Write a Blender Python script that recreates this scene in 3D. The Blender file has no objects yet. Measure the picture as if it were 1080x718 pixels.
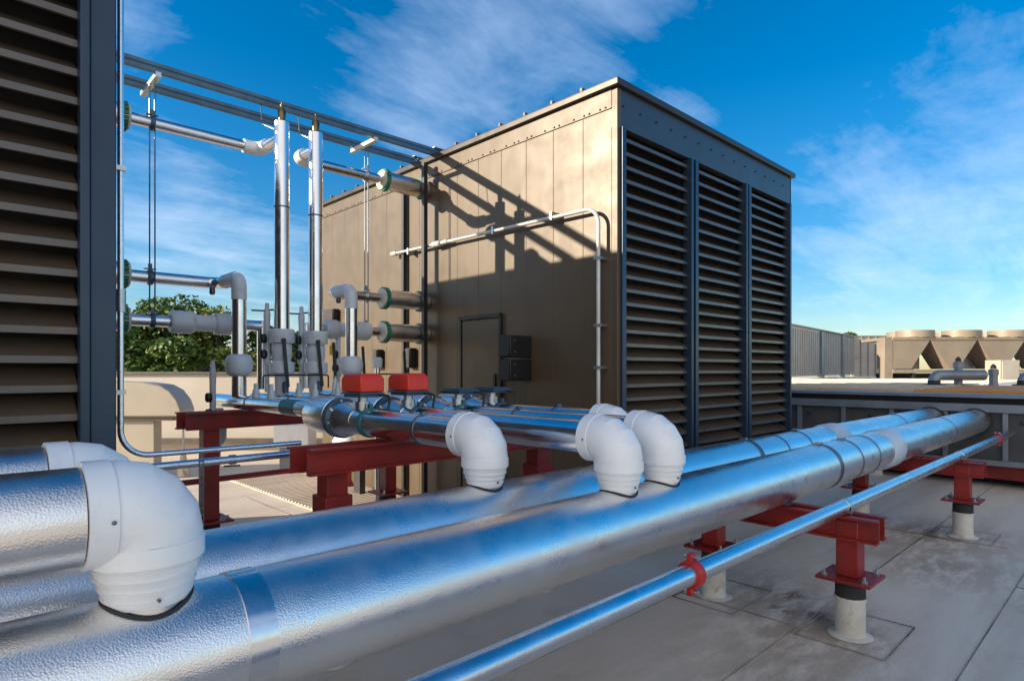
import bpy, math, random
from mathutils import Vector, Matrix
R = math.radians
random.seed(7)
scene = bpy.context.scene
col = scene.collection
PI = math.pi

# ------------------------------------------------------------------ camera frame (plan): A = +X, B = +Y
CA, SA = 0.6906, 0.7232
def S(lat, dep, z=0.0):            # plan point given by side step and distance along the line of sight
    return Vector((dep*CA + lat*SA, dep*SA - lat*CA, z))

# ------------------------------------------------------------------ materials
def new_mat(name):
    m = bpy.data.materials.new(name); m.use_nodes = True
    nt = m.node_tree; nt.nodes.clear()
    out = nt.nodes.new('ShaderNodeOutputMaterial'); b = nt.nodes.new('ShaderNodeBsdfPrincipled')
    nt.links.new(b.outputs[0], out.inputs[0])
    return m, nt, b
def N(nt, t, **kw):
    n = nt.nodes.new(t)
    for k, v in kw.items(): setattr(n, k, v)
    return n
def noise(nt, vec, scale, detail=4, rough=.55, dist=0):
    n = N(nt, 'ShaderNodeTexNoise'); n.inputs['Scale'].default_value = scale
    n.inputs['Detail'].default_value = detail; n.inputs['Roughness'].default_value = rough
    n.inputs['Distortion'].default_value = dist
    nt.links.new(vec, n.inputs['Vector']); return n.outputs['Fac']
def ramp(nt, fac, stops):
    r = N(nt, 'ShaderNodeValToRGB'); e = r.color_ramp.elements
    while len(e) < len(stops): e.new(.5)
    for i, (p, c) in enumerate(stops):
        e[i].position = p; e[i].color = (*c, 1) if len(c) == 3 else c
    nt.links.new(fac, r.inputs[0]); return r.outputs[0]
def mixc(nt, fac, a, b, mode='MIX'):
    m = N(nt, 'ShaderNodeMix', data_type='RGBA', blend_type=mode)
    for s, v in ((0, fac), (6, a), (7, b)):
        if hasattr(v, 'links'): nt.links.new(v, m.inputs[s])
        else: m.inputs[s].default_value = v if s == 0 else (*v, 1)
    return m.outputs[2]
def mrange(nt, v, a, b, c, d):
    m = N(nt, 'ShaderNodeMapRange'); nt.links.new(v, m.inputs[0])
    for i, x in enumerate((a, b, c, d)): m.inputs[i+1].default_value = x
    return m.outputs[0]
def bump(nt, b, h, strength, dist=.01):
    n = N(nt, 'ShaderNodeBump'); n.inputs['Strength'].default_value = strength; n.inputs['Distance'].default_value = dist
    nt.links.new(h, n.inputs['Height']); nt.links.new(n.outputs[0], b.inputs['Normal'])
def coords(nt, scale=(1, 1, 1), world=False):
    mp = N(nt, 'ShaderNodeMapping'); mp.inputs['Scale'].default_value = scale
    if world:
        g = N(nt, 'ShaderNodeNewGeometry'); nt.links.new(g.outputs['Position'], mp.inputs[0])
    else:
        tc = N(nt, 'ShaderNodeTexCoord'); nt.links.new(tc.outputs['Object'], mp.inputs[0])
    return mp.outputs[0]
GRIME = {'red primer steel': ((.10,.035,.02), .8, 14), 'white pvc cover': ((.60,.57,.52), .22, 5), 'grey pvc cover': ((.30,.30,.30), .4, 9), 'white boot': ((.30,.22,.14), .8, 9), 'chiller tan': ((.25,.18,.11), .5, 3), 'red plastic': ((.35,.03,.02), .5, 25), 'screen grey': ((.2,.17,.14), .5, 2.5)}
def paint(name, c, c2=None, rough=.5, metal=0., nscale=3, bs=0., bscale=60, spec=.5, world=True, stretch=(1, 1, 1)):
    m, nt, b = new_mat(name); v = coords(nt, stretch, world)
    c2 = c2 or tuple(x*.75 for x in c)
    f = noise(nt, v, nscale, 6, .6)
    nt.links.new(ramp(nt, f, [(.35, c2), (.65, c)]), b.inputs['Base Color'])
    f2 = noise(nt, v, nscale*6, 4)
    nt.links.new(mrange(nt, f2, .3, .7, max(.03, rough-.08), rough+.08), b.inputs['Roughness'])
    b.inputs['Metallic'].default_value = metal
    b.inputs['Specular IOR Level'].default_value = spec
    if name in GRIME:
        gc, amt, sc = GRIME[name]; base = b.inputs['Base Color'].links[0].from_socket
        gn = noise(nt, v, sc, 9, .72, .3); gm = mrange(nt, gn, .56, .66, 0, amt)
        nt.links.new(mixc(nt, gm, base, gc), b.inputs['Base Color'])
    if bs: bump(nt, b, noise(nt, v, bscale, 3), bs, .004)
    return m

M = {}
def stucco_alu(name, base=(.80, .82, .85), rough=.3, cell=150, strength=.35, wav=.3, spr=0.):
    m, nt, b = new_mat(name); v = coords(nt, (1, 1, 1), True)
    f = noise(nt, v, 2.2, 5, .6)
    f3 = noise(nt, coords(nt, (3, 10, 10), True), 1.0, 6, .65)
    colr = ramp(nt, f, [(.3, tuple(x*.86 for x in base)), (.7, base)])
    colr = mixc(nt, mrange(nt, f3, .55, .8, 0, .12), colr, (.42, .42, .43))
    nt.links.new(colr, b.inputs['Base Color'])
    b.inputs['Metallic'].default_value = 1
    nt.links.new(mrange(nt, noise(nt, v, 9, 4), .3, .7, rough-.05, rough+.08), b.inputs['Roughness'])
    vo = N(nt, 'ShaderNodeTexVoronoi'); vo.feature = 'SMOOTH_F1'; vo.inputs['Scale'].default_value = cell
    nt.links.new(v, vo.inputs['Vector'])
    b1 = N(nt, 'ShaderNodeBump'); b1.inputs['Strength'].default_value = strength; b1.inputs['Distance'].default_value = .0012
    nt.links.new(vo.outputs['Distance'], b1.inputs['Height'])
    b2 = N(nt, 'ShaderNodeBump'); b2.inputs['Strength'].default_value = wav; b2.inputs['Distance'].default_value = .004
    nt.links.new(noise(nt, v, 7, 3), b2.inputs['Height'])
    nt.links.new(b2.outputs[0], b1.inputs['Normal']); nt.links.new(b1.outputs[0], b.inputs['Normal'])
    return m
M['stucco'] = stucco_alu('embossed aluminium jacket', (.88,.87,.86), .29, 235, .5, .08)
M['whitemetal'] = paint('pale galvanised', (.62,.60,.56), (.5,.49,.46), .4, .3, 6)
M['rail'] = paint('blue grey galvanised rail', (.10,.17,.22), (.07,.12,.16), .35, .5, 6)
M['alu'] = stucco_alu('smooth aluminium jacket', (.78, .79, .81), .2, 60, .04, .3)
M['pipesmall'] = stucco_alu('galvanised conduit', (.78, .80, .84), .26, 220, .3, .3)
M['strut'] = stucco_alu('galvanised strut', (.55, .58, .60), .34, 90, .1, .2)
M['band'] = stucco_alu('stainless band', (.60, .63, .66), .25, 90, .02, .1)
M['greyband'] = paint('dull band', (.16, .2, .24), (.10, .13, .17), .35, .8)
M['pvc'] = paint('white pvc cover', (.88, .89, .90), (.84, .85, .86), .34, 0, 2.2, .08, 30)
M['pvcgrey'] = paint('grey pvc cover', (.60, .66, .72), (.52, .58, .65), .4, 0, 3)
M['red'] = paint('red primer steel', (.31, .020, .015), (.19, .013, .011), .42, 0, 5, .15, 40)
M['redbox'] = paint('red plastic', (.72, .035, .008), (.62, .025, .006), .35, 0, 4)
M['redclamp'] = paint('red clamp', (.5, .02, .015), (.33, .015, .01), .38, 0, 9)
M['black'] = paint('black plastic', (.015, .015, .017), (.01, .01, .011), .45)
M['rubber'] = paint('rubber', (.03, .03, .032), (.02, .02, .02), .7)
M['green'] = paint('green seal', (.02, .22, .118), (.015, .13, .09), .5)
M['teal'] = paint('teal tape', (.02, .17, .19), (.02, .12, .14), .35, 0, 12)
M['bluesteel'] = paint('blue grey steel', (.07, .13, .19), (.05, .09, .14), .35, .3)
M['brass'] = paint('brass', (.22, .15, .07), (.12, .08, .04), .3, 1, 8)
M['yellow'] = paint('yellow tag', (.8, .5, .02), None, .5)
M['stub'] = paint('white boot', (.66, .63, .57), (.50, .46, .40), .55, 0, 7, .1, 30)

def panel_paint(name, c, c2, rough, metal):
    m, nt, b = new_mat(name)
    v = coords(nt, (1, 1, 1), True)
    st = noise(nt, coords(nt, (9, 9, .5), True), 1., 5, .6)       # run-off streaks
    f = noise(nt, v, 1.3, 5, .6)
    cc = ramp(nt, f, [(.3, c2), (.7, c)])
    cc = mixc(nt, mrange(nt, st, .5, .75, 0, .4), cc, tuple(x*.8 for x in c2))
    nt.links.new(cc, b.inputs['Base Color'])
    nt.links.new(mrange(nt, noise(nt, v, 5, 4), .3, .7, rough-.05, rough+.06), b.inputs['Roughness'])
    b.inputs['Metallic'].default_value = metal
    bump(nt, b, noise(nt, coords(nt, (1, 1, .5), True), 2.5, 2), .18, .02)
    return m
M['tan'] = panel_paint('bronze panel paint', (.108, .075, .042), (.092, .062, .034), .42, .1)
M['bronze'] = panel_paint('dark bronze trim', (.065, .055, .045), (.05, .042, .036), .36, .4)
M['louver'] = panel_paint('louver blade paint', (.15, .105, .075), (.10, .07, .05), .36, .3)
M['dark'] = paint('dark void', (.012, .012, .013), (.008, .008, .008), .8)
M['post'] = panel_paint('dark blue grey post', (.030, .055, .092), (.024, .044, .074), .34, .3)
M['lip'] = panel_paint('blade lip', (.135,.12,.112), (.10,.09,.083), .3, .4)
M['fascia'] = panel_paint('slate fascia', (.072, .084, .096), (.058, .068, .078), .34, .4)

# roof membrane
def roof_mat(name, a, bcol, dirt):
    m, nt, b = new_mat(name)
    v = coords(nt, (1, 1, 1), True)
    big = noise(nt, v, .55, 7, .62)
    mid = noise(nt, v, 2.4, 8, .65, .1)
    fine = noise(nt, v, 60, 4, .6)
    streak = noise(nt, coords(nt, (.5, 3.0, 1), True), .9, 7, .65, .12)
    c = ramp(nt, big, [(.3, bcol), (.7, a)])
    c = mixc(nt, mrange(nt, streak, .46, .70, 0, .5), c, dirt)
    c = mixc(nt, mrange(nt, mid, .60, .76, 0, .35), c, tuple(x*.5 for x in dirt))
    c = mixc(nt, mrange(nt, fine, .35, .7, 0, .14), c, (.1, .09, .08))
    if name == 'roof membrane':      # rusty grime lying round the pipe feet
        nz = noise(nt, coords(nt, (1.2, 3, 1), True), 2.4, 8, .7, .1)
        for (x, y, r, k) in ((4.15,1.72,.10,1),(4.45,1.78,.11,1),(4.2,1.5,.14,.9),(4.0,1.55,.75,.4),(4.5,1.9,.7,.35),(3.2,1.25,.9,.3),(2.4,1.0,1.0,.25),(7.1,1.5,.9,.55),(6.0,1.25,1.0,.4),(4.04,1.27,.25,.7),(7.2,1.27,.25,.7)):
            dn = N(nt, 'ShaderNodeVectorMath', operation='DISTANCE'); nt.links.new(v, dn.inputs[0]); dn.inputs[1].default_value = (x, y, 0)
            fall = mrange(nt, dn.outputs['Value'], 0, r, 1, 0)
            mu = N(nt, 'ShaderNodeMath', operation='MULTIPLY'); nt.links.new(fall, mu.inputs[0]); nt.links.new(mrange(nt, nz, .40, .55, 0, 1.5), mu.inputs[1])
            mk = N(nt, 'ShaderNodeMath', operation='MULTIPLY'); nt.links.new(mu.outputs[0], mk.inputs[0]); mk.inputs[1].default_value = k
            c = mixc(nt, mk.outputs[0], c, (.19, .115, .065))
    nt.links.new(c, b.inputs['Base Color'])
    nt.links.new(mrange(nt, mid, .3, .7, .5, .8), b.inputs['Roughness'])
    bump(nt, b, mid, .15, .01)
    return m
M['roof'] = roof_mat('roof membrane', (.78, .68, .57), (.69, .59, .49), (.47, .35, .245))
M['roof2'] = roof_mat('upper roof membrane', (.62, .55, .46), (.55, .48, .40), (.40, .32, .24))
M['seam'] = paint('membrane seam', (.42, .36, .30), (.07, .06, .05), .8, 0, 1.6)
M['parapet'] = paint('parapet paint', (.66, .60, .52), (.58, .52, .44), .7, 0, .9, .2, 25)
M['cap'] = paint('parapet cap', (.20, .17, .14), None, .45, .3)
M['stain'] = paint('rust stain', (.16, .11, .075), (.11, .08, .055), .85, 0, 12)
M['hood'] = paint('beige sheet metal', (.50, .45, .37), (.43, .38, .31), .45, .1, 1.2)
M['chiller'] = paint('chiller tan', (.33, .265, .195), (.27, .215, .16), .5, .1, 1.2)
M['fencegrey'] = paint('screen grey', (.44, .40, .36), (.36, .33, .30), .5, .2, 1.2)
M['orange'] = paint('sun tinted orange deck', (.80, .30, .05), (.62, .22, .04), .7, 0, 2.5)  # deck orange deepened in the colour to stand in for missing sunlight
M['orange2'] = paint('sun tinted ochre deck', (.72,.46,.24), (.6,.36,.18), .7, 0, 2.5)  # warm cast put into the colour, for sunlight the edge strip lacks
M['frame'] = paint('grey frame', (.24, .27, .30), (.18, .20, .23), .42, .4)
M['panel'] = paint('dark panel', (.085, .085, .09), (.06, .06, .065), .55, .1, 1.5)
M['ground'] = paint('distant ground', (.09, .10, .06), (.06, .07, .04), .9, 0, .1)
M['bark'] = paint('bark', (.10, .075, .05), None, .9, 0, 8)
def leaf_mat(name, a, b_):
    m, nt, b = new_mat(name)
    oi = N(nt, 'ShaderNodeNewGeometry')
    f = N(nt, 'ShaderNodeMath', operation='ADD'); nt.links.new(oi.outputs['Random Per Island'], f.inputs[0]); f.inputs[1].default_value = 0
    nt.links.new(ramp(nt, f.outputs[0], [(0, a), (1, b_)]), b.inputs['Base Color'])
    b.inputs['Roughness'].default_value = .6
    b.inputs['Subsurface Weight'].default_value = 0
    b.inputs['Transmission Weight'].default_value = 0
    return m
M['leaf1'] = leaf_mat('green leaves', (.03, .08, .010), (.14, .20, .025))
M['leaf2'] = leaf_mat('olive leaves', (.06, .11, .015), (.24, .25, .04))

# ------------------------------------------------------------------ mesh builder
class MB:
    def __init__(s): s.v = []; s.f = []; s.p = []
    def add(s, vs, fs):
        k = len(s.v); s.p.append((k, len(s.f))); s.v += [tuple(p) for p in vs]; s.f += [tuple(i+k for i in f) for f in fs]; return s
    def box(s, x0, y0, z0, x1, y1, z1):
        if x0 > x1: x0, x1 = x1, x0
        if y0 > y1: y0, y1 = y1, y0
        if z0 > z1: z0, z1 = z1, z0
        return s.add([(x0,y0,z0),(x1,y0,z0),(x1,y1,z0),(x0,y1,z0),(x0,y0,z1),(x1,y0,z1),(x1,y1,z1),(x0,y1,z1)],
              [(0,3,2,1),(4,5,6,7),(0,1,5,4),(1,2,6,5),(2,3,7,6),(3,0,4,7)])
    def obox(s, c, ax, ay, az, hx, hy, hz):      # oriented box
        c = Vector(c); ax, ay, az = (Vector(a).normalized() for a in (ax, ay, az)); vs = []
        for sz in (-1, 1):
            for sx, sy in ((-1,-1),(1,-1),(1,1),(-1,1)): vs.append(c+ax*hx*sx+ay*hy*sy+az*hz*sz)
        return s.add(vs, [(0,3,2,1),(4,5,6,7),(0,1,5,4),(1,2,6,5),(2,3,7,6),(3,0,4,7)])
    def bar(s, a, b, w, h=None, up=(0,0,1)):
        a, b = Vector(a), Vector(b); h = h or w; d = (b-a); L = d.length; d.normalize(); up = Vector(up)
        if abs(d.dot(up)) > .98: up = Vector((1,0,0))
        sd = d.cross(up).normalized(); u2 = sd.cross(d)
        return s.obox((a+b)/2, d, sd, u2, L/2, w/2, h/2)
    def prism(s, poly, axis, a, b):              # poly: 2D points in the other two axes; axis 'x','y','z'
        n = len(poly)
        def P(p, t):
            return {'x': (t, p[0], p[1]), 'y': (p[0], t, p[1]), 'z': (p[0], p[1], t)}[axis]
        vs = [P(p, a) for p in poly]+[P(p, b) for p in poly]
        fs = [tuple(range(n))[::-1], tuple(range(n, 2*n))]+[(i, (i+1) % n, n+(i+1) % n, n+i) for i in range(n)]
        return s.add(vs, fs)
    def tube(s, pts, r, n=24, caps=True):
        pts = [Vector(p) for p in pts]; m = len(pts); rr = r if isinstance(r, (list, tuple)) else [r]*m
        tg = []
        for i in range(m):
            a = pts[i]-pts[i-1] if i else None; b = pts[i+1]-pts[i] if i < m-1 else None
            if a is not None and a.length < 1e-6: a = None
            if b is not None and b.length < 1e-6: b = None
            if a is None and b is None: t = tg[-1].copy() if tg else next(q-pts[i] for q in pts[i+1:] if (q-pts[i]).length > 1e-6)
            elif a is None: t = b.copy() if not tg or (b.length > 0 and i == 0) else b.copy()
            elif b is None: t = a.copy()
            else: t = a.normalized()+b.normalized()
            tg.append(t.normalized())
        t0 = tg[0]; ref = Vector((0,0,1)) if abs(t0.z) < .9 else Vector((1,0,0))
        u = t0.cross(ref).normalized(); vs = []; prev = t0
        for i in range(m):
            ax = prev.cross(tg[i])
            if ax.length > 1e-6: u = Matrix.Rotation(prev.angle(tg[i]), 3, ax.normalized()) @ u
            prev = tg[i]; w = prev.cross(u)
            for k in range(n):
                an = 2*PI*k/n; vs.append(pts[i]+(u*math.cos(an)+w*math.sin(an))*rr[i])
        fs = []
        for i in range(m-1):
            for k in range(n):
                a = i*n+k; b = i*n+(k+1) % n; fs.append((a, b, b+n, a+n))
        if caps: fs.append(tuple(range(n))[::-1]); fs.append(tuple(range((m-1)*n, m*n)))
        return s.add(vs, fs)
    def lathe(s, base, axis, prof, n=28):        # prof: (distance along axis, radius)
        base = Vector(base); ax = Vector(axis).normalized()
        return s.tube([base+ax*p for p, _ in prof], [max(r, .0005) for _, r in prof], n)
    def ring(s, c, axis, r0, r1, w, n=32):       # flat collar, outer r1, inner r0
        c = Vector(c); ax = Vector(axis).normalized()
        ref = Vector((0,0,1)) if abs(ax.z) < .9 else Vector((1,0,0)); u = ax.cross(ref).normalized(); v = ax.cross(u)
        vs = []
        for (d, r) in ((-w/2, r0), (-w/2, r1), (w/2, r1), (w/2, r0)):
            for k in range(n):
                a = 2*PI*k/n; vs.append(c+ax*d+(u*math.cos(a)+v*math.sin(a))*r)
        fs = []
        for j in range(4):
            for k in range(n):
                a, b = j*n+k, j*n+(k+1) % n; c_, d_ = ((j+1) % 4)*n+(k+1) % n, ((j+1) % 4)*n+k
                fs.append((a, b, c_, d_))
        return s.add(vs, fs)
    def split(s, name, mat, parent=None, bevel=0, sharp=32, sub=False, join=1):
        ps = s.p[::join]+[(len(s.v), len(s.f))]; out = []
        for (v0, f0), (v1, f1) in zip(ps[:-1], ps[1:]):
            q = MB(); q.v = s.v[v0:v1]; q.f = [tuple(i-v0 for i in f) for f in s.f[f0:f1]]
            o = q.build(name, mat, parent, bevel, sharp)
            if sub: o.location = (0,0,0)
            out.append(o)
        return out
    def build(s, name, mat, parent=None, bevel=0, sharp=32, loc=None):
        me = bpy.data.meshes.new(name); vv = s.v
        if loc is not None:
            L = Vector(loc); vv = [tuple(Vector(p)-L) for p in vv]
        me.from_pydata(vv, [], s.f)
        import bmesh
        bm = bmesh.new(); bm.from_mesh(me); bmesh.ops.recalc_face_normals(bm, faces=bm.faces); bm.to_mesh(me); bm.free()
        me.materials.append(mat)
        me.shade_smooth(); me.set_sharp_from_angle(angle=R(sharp))
        o = bpy.data.objects.new(name, me); col.objects.link(o)
        if loc is not None: o.location = loc
        if parent is not None:
            o.parent = parent
            if loc is None: o.location = -Vector(parent.get('_b', (0,0,0)))
            else: o.location = Vector(loc)-Vector(parent.get('_b', (0,0,0)))
        if bevel:
            md = o.modifiers.new('bevel', 'BEVEL'); md.width = bevel; md.segments = 2; md.limit_method = 'ANGLE'; md.angle_limit = R(40)
        return o

def tag(o, label=None, cat=None, group=None, kind=None):
    if label: o['label'] = label
    if cat: o['category'] = cat
    if group: o['group'] = group
    if kind: o['kind'] = kind
    return o
def thing(name, loc, label, cat, group=None):
    o = bpy.data.objects.new(name, None); col.objects.link(o); o.location = loc; o['_b'] = tuple(loc); o.empty_display_size = .1
    return tag(o, label, cat, group)
def arc_path(pts, rad, seg=10):
    pts = [Vector(p) for p in pts]; out = [pts[0]]
    for i in range(1, len(pts)-1):
        p = pts[i]; a = (pts[i-1]-p).normalized(); b = (pts[i+1]-p).normalized()
        ang = a.angle(b); t = rad/math.tan(ang/2)
        s0, e0 = p+a*t, p+b*t; bis = (a+b).normalized(); c = p+bis*(rad/math.sin(ang/2))
        v0, v1 = s0-c, e0-c; tot = v0.angle(v1); ax = v0.cross(v1).normalized()
        for k in range(seg+1): out.append(c+Matrix.Rotation(tot*k/seg, 3, ax) @ v0)
    out.append(pts[-1]); return out
def copy_tree(o, dloc, label=None):
    def cp(x, par):
        c = x.copy(); col.objects.link(c)
        if par is not None: c.parent = par
        for ch in x.children: cp(ch, c)
        return c
    c = cp(o, None); c.location = Vector(o.location)+Vector(dloc)
    if label: c['label'] = label
    return c

# ================================================================== SETTING
ROOFD = 11.4
g = MB().add([(-400,-400,-6),(400,-400,-6),(400,400,-6),(-400,400,-6)], [(0,1,2,3)]).build('ground', M['ground']); tag(g, kind='structure')
px = [(-15,-15),(10.9,-15),(10.9,10.9),(5.9,10.9),(-15,(ROOFD+.2+15*CA)/SA)]
rf = MB().prism(px, 'z', -.4, 0).build('roof_floor', M['roof']); tag(rf, kind='structure')
b_ = MB().prism([(-14.9,-14.9),(10.8,-14.9),(10.8,10.8),(5.8,10.8),(-14.9,25)], 'z', -5.9, -.41).build('building_base', M['parapet']); tag(b_, kind='structure')
# membrane laps: thin raised strips
lap = MB()
for y in (.70, 1.53, 2.36, -.15, 4.3, 6.3): lap.box(-14, y, .001, 10.8, y+.006, .005)
for x, y0, y1 in ((3.92, 1.53, 2.6), (7.0, .9, 2.4), (9.3,-3,.7), (5.8,-6,.7), (2.1,-6,.7), (.3, .7, 1.53), (2.9, 3.2, 8)):
    lap.box(x, y0+.008, .001, x+.006, y1, .006)
for (x0,y0,x1,y1) in ((3.80,1.02,4.42,1.50),(3.80,1.9,4.4,2.34),(6.95,1.02,7.5,1.5),(1.6,1.75,2.2,2.1)):
    for a in ((x0,y0,x1,y0+.006),(x0,y1,x1,y1+.006),(x0,y0+.006,x0+.006,y1),(x1,y0,x1+.006,y1+.006)): lap.box(a[0],a[1],.0065,a[2],a[3],.010)
lp = lap.build('roof_seams', M['seam']); tag(lp, kind='structure')
# upper roof beyond the pipes
up = MB().box(11.5, -30, .9, 70, 45, 1.27).build('upper_roof', M['roof2']); tag(up, kind='structure')
dk = MB().box(11.03, -12, 1.2, 14.8, 2.55, 1.3).build('upper_roof_border', M['orange']); tag(dk, kind='structure')
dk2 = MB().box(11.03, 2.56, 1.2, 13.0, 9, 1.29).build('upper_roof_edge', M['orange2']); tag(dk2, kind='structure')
rb = MB()
for k in range(26): rb.box(11.2+.01*k+ k*.55, 2.5, 1.291, 11.26+k*.56, 9, 1.32)
# ribbed edge of the upper roof
rbo = rb.build('upper_roof_ribs', M['roof2']); tag(rbo, kind='structure')

# parapet across the back of the alley (perpendicular to the line of sight)
par = thing('parapet_wall', S(-6, ROOFD), 'low cream parapet wall behind the pipe alley with dark cap', 'wall')
axL, axD = Vector((SA, -CA, 0)), Vector((CA, SA, 0))
MB().obox(S(-7.2, ROOFD, .76), axL, axD, (0,0,1), 5.4, .12, .76).build('wall_face', M['parapet'], par)
MB().obox(S(-7.2, ROOFD, 1.545), axL, axD, (0,0,1), 5.45, .17, .022).build('cap', M['cap'], par)
MB().obox(S(-7.2, ROOFD-.18, .30), axL, axD, (0,0,1), 5.4, .05, .05).build('base_trim', M['cap'], par)

# ================================================================== MAIN LOUVERED UNIT
BX0, BX1, BY0, BY1, BZ = 4.22, 7.80, 3.19, 8.46, 4.06
box = thing('ventilation_unit', (BX0, BY0, 0), 'large tan louvered rooftop unit with flat roof right of the pipe alley', 'rooftop unit', 'louvered rooftop units')
sw = MB()
ys = [BY0+.315]; 
while ys[-1] < BY1-.1: ys.append(ys[-1]+.357)
ed = [BY0]+[y for y in ys if y < BY1-.05]+[BY1]
for i in range(len(ed)-1): sw.box(BX0, ed[i]+.001, .08, BX0+.05, ed[i+1]-.001, BZ-.07)
sw.build('side_wall', M['tan'], box, .003)
cor = MB(); 
cor.box(BX0+.012, BY0+.01, .05, BX1-.01, BY1, BZ-.08)
cor.build('core', M['tan'], box)
tr = MB().box(BX0-.012, BY0+.001, BZ-.235, BX0-.001, BY1, BZ-.228).build('side_trim', M['tan'], box)
tr2 = MB().box(BX0-.006, BY0-.0, BZ-.23, BX0-.001, BY1, BZ-.07).build('fascia', M['tan'], box)
mb = MB()
y = BY0+.06
while y < BY1-.05:
    for dy in ((0, .06) if random.random() < .4 else (0,)): mb.lathe((BX0-.004, y+dy, BZ-.215), (-1,0,0), [(0,.009),(.008,.009),(.011,.004)], 8)
    y += .178
x = BX0+.08
while x < BX1:
    mb.lathe((x, BY0-.062, BZ-.215), (0,-1,0), [(0,.009),(.008,.009),(.011,.004)], 8); x += .25
mb.split('screw', M['black'], box)
MB().box(BX0-.05, BY0-.10, BZ-.07, BX1+.05, BY1+.05, BZ-.015).box(BX0-.035, BY0-.085, BZ-.015, BX1+.035, BY1+.035, BZ+.0).build('roof', M['bronze'], box, .006)
rbm = MB()
for y in ys: 
    if y < BY1: rbm.box(BX0-.03, y-.012, BZ+.001, BX1, y+.012, BZ+.032)
rbm.build('roof_ribs', M['tan'], box)
# front fascia above louvers, corner posts
MB().box(BX0+.0, BY0-.06, 3.66, BX1, BY0+.01, BZ-.071).build('front_fascia', M['fascia'], box, .003)
MB().box(BX0-.001, BY0-.061, .05, BX0+.055, BY0+.0015, BZ-.072).build('corner_trim', M['tan'], box, .004)
MB().box(BX0+.01, BY0-.05, .05, BX1, BY0+.02, .5).build('front_base', M['post'], box)
def blades(mb, x0, x1, yf, z0, z1, pitch):
    z = z1-.03; 
    while z > z0+.05:
        # profile in (y,z): front lip, sloping blade going up and back
        prof = [(yf, z-.052), (yf, z-.030), (yf+.012, z-.022), (yf+.115, z+.048), (yf+.125, z+.040), (yf+.02, z-.036), (yf+.008, z-.056)]
        mb.prism(prof, 'x', x0, x1); z -= pitch
def lips(mb, x0, x1, yf, z0, z1, pitch):
    z = z1-.03
    while z > z0+.05:
        mb.box(x0, yf-.0035, z-.054, x1, yf-.0005, z-.026); z -= pitch
for (xa, xb) in ((4.285, 5.405), (5.485, 6.565), (6.635, 7.745)):
    p = MB(); blades(p, xa+.028, xb-.028, BY0-.035, .5, 3.655, .118)
    q = p.build('louver', M['louver'], box)
    pl_ = MB(); lips(pl_, xa+.029, xb-.029, BY0-.035, .5, 3.655, .118); o = pl_.build('blade_lip', M['lip'], q); o.location = (0,0,0)
    qq = MB().box(xa-.028, BY0-.085, .5, xa+.027, BY0+.01, 3.658).box(xb-.027, BY0-.085, .5, xb+.012, BY0+.01, 3.658)
    o = qq.build('louver_frame', M['post'], q); o.location = (0,0,0)
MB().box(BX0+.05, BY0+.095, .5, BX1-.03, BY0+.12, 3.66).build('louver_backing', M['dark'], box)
# the core's front is pulled back so the blades have a recess
core = [c for c in box.children if c.name.startswith('core')][0]
for v in core.data.vertices:
    if v.co.y < BY0+.1: v.co.y = BY0+.13

MB().box(BX1-.028, BY0-.06, .05, BX1-.001, BY0+.14, 3.985).build('cheek', M['post'], box)
# door in the side wall
dy0, dy1 = 4.57, 5.20
d = MB().box(BX0-.02, dy0+.02, .2, BX0-.002, dy1-.02, 2.13).build('access_door', M['tan'], box, .004)
o = MB().box(BX0-.045, dy0-.015, 2.135, BX0-.001, dy1+.015, 2.175).box(BX0-.035, dy0-.02, .2, BX0-.001, dy0+.012, 2.134).box(BX0-.03, dy1-.012, .2, BX0-.001, dy1+.012, 2.134).build('door_frame', M['black'], d); o.location = (0,0,0)

q = MB().box(BX0-.04, dy0+.06, 1.42, BX0-.0205, dy0+.09, 1.56).build('handle', M['black'], d); q.location = (0,0,0)
# left unit
LX1, LY0, LZ, LYE = .583, 3.10, 3.78, 7.9
lu = thing('ventilation_unit', (LX1, LY0, 0), 'dark louvered rooftop unit cropped by the left edge of the picture', 'rooftop unit', 'louvered rooftop units')
MB().box(-5.5, LY0+.13, .05, LX1-.012, LYE, LZ).build('core', M['tan'], lu)
MB().box(-5.55, LY0-.10, LZ+.001, LX1+.05, LYE+.05, LZ+.05).build('roof', M['bronze'], lu)
p = MB(); blades(p, -5.4, LX1-.131, LY0-.035, .5, 3.6, .118); q = p.build('louver', M['louver'], lu)
pl_ = MB(); lips(pl_, -5.4, LX1-.132, LY0-.035, .5, 3.6, .118); o = pl_.build('blade_lip', M['lip'], q); o.location = (0,0,0)
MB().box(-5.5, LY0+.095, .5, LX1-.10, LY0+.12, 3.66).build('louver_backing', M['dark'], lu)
MB().box(LX1-.130, LY0-.085, .05, LX1-.096, LY0-.02, LZ-.001).build('louver_frame', M['post'], lu, .004)
MB().box(LX1-.095, LY0-.065, .05, LX1, LY0+.12, LZ-.001).build('corner_post', M['post'], lu, .006)
MB().box(-5.5, LY0-.06, 3.66, LX1-.17, LY0+.09, LZ-.002).build('front_fascia', M['post'], lu)
MB().box(-5.5, LY0-.06, .05, LX1-.17, LY0+.09, .48).build('front_base', M['post'], lu)

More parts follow.
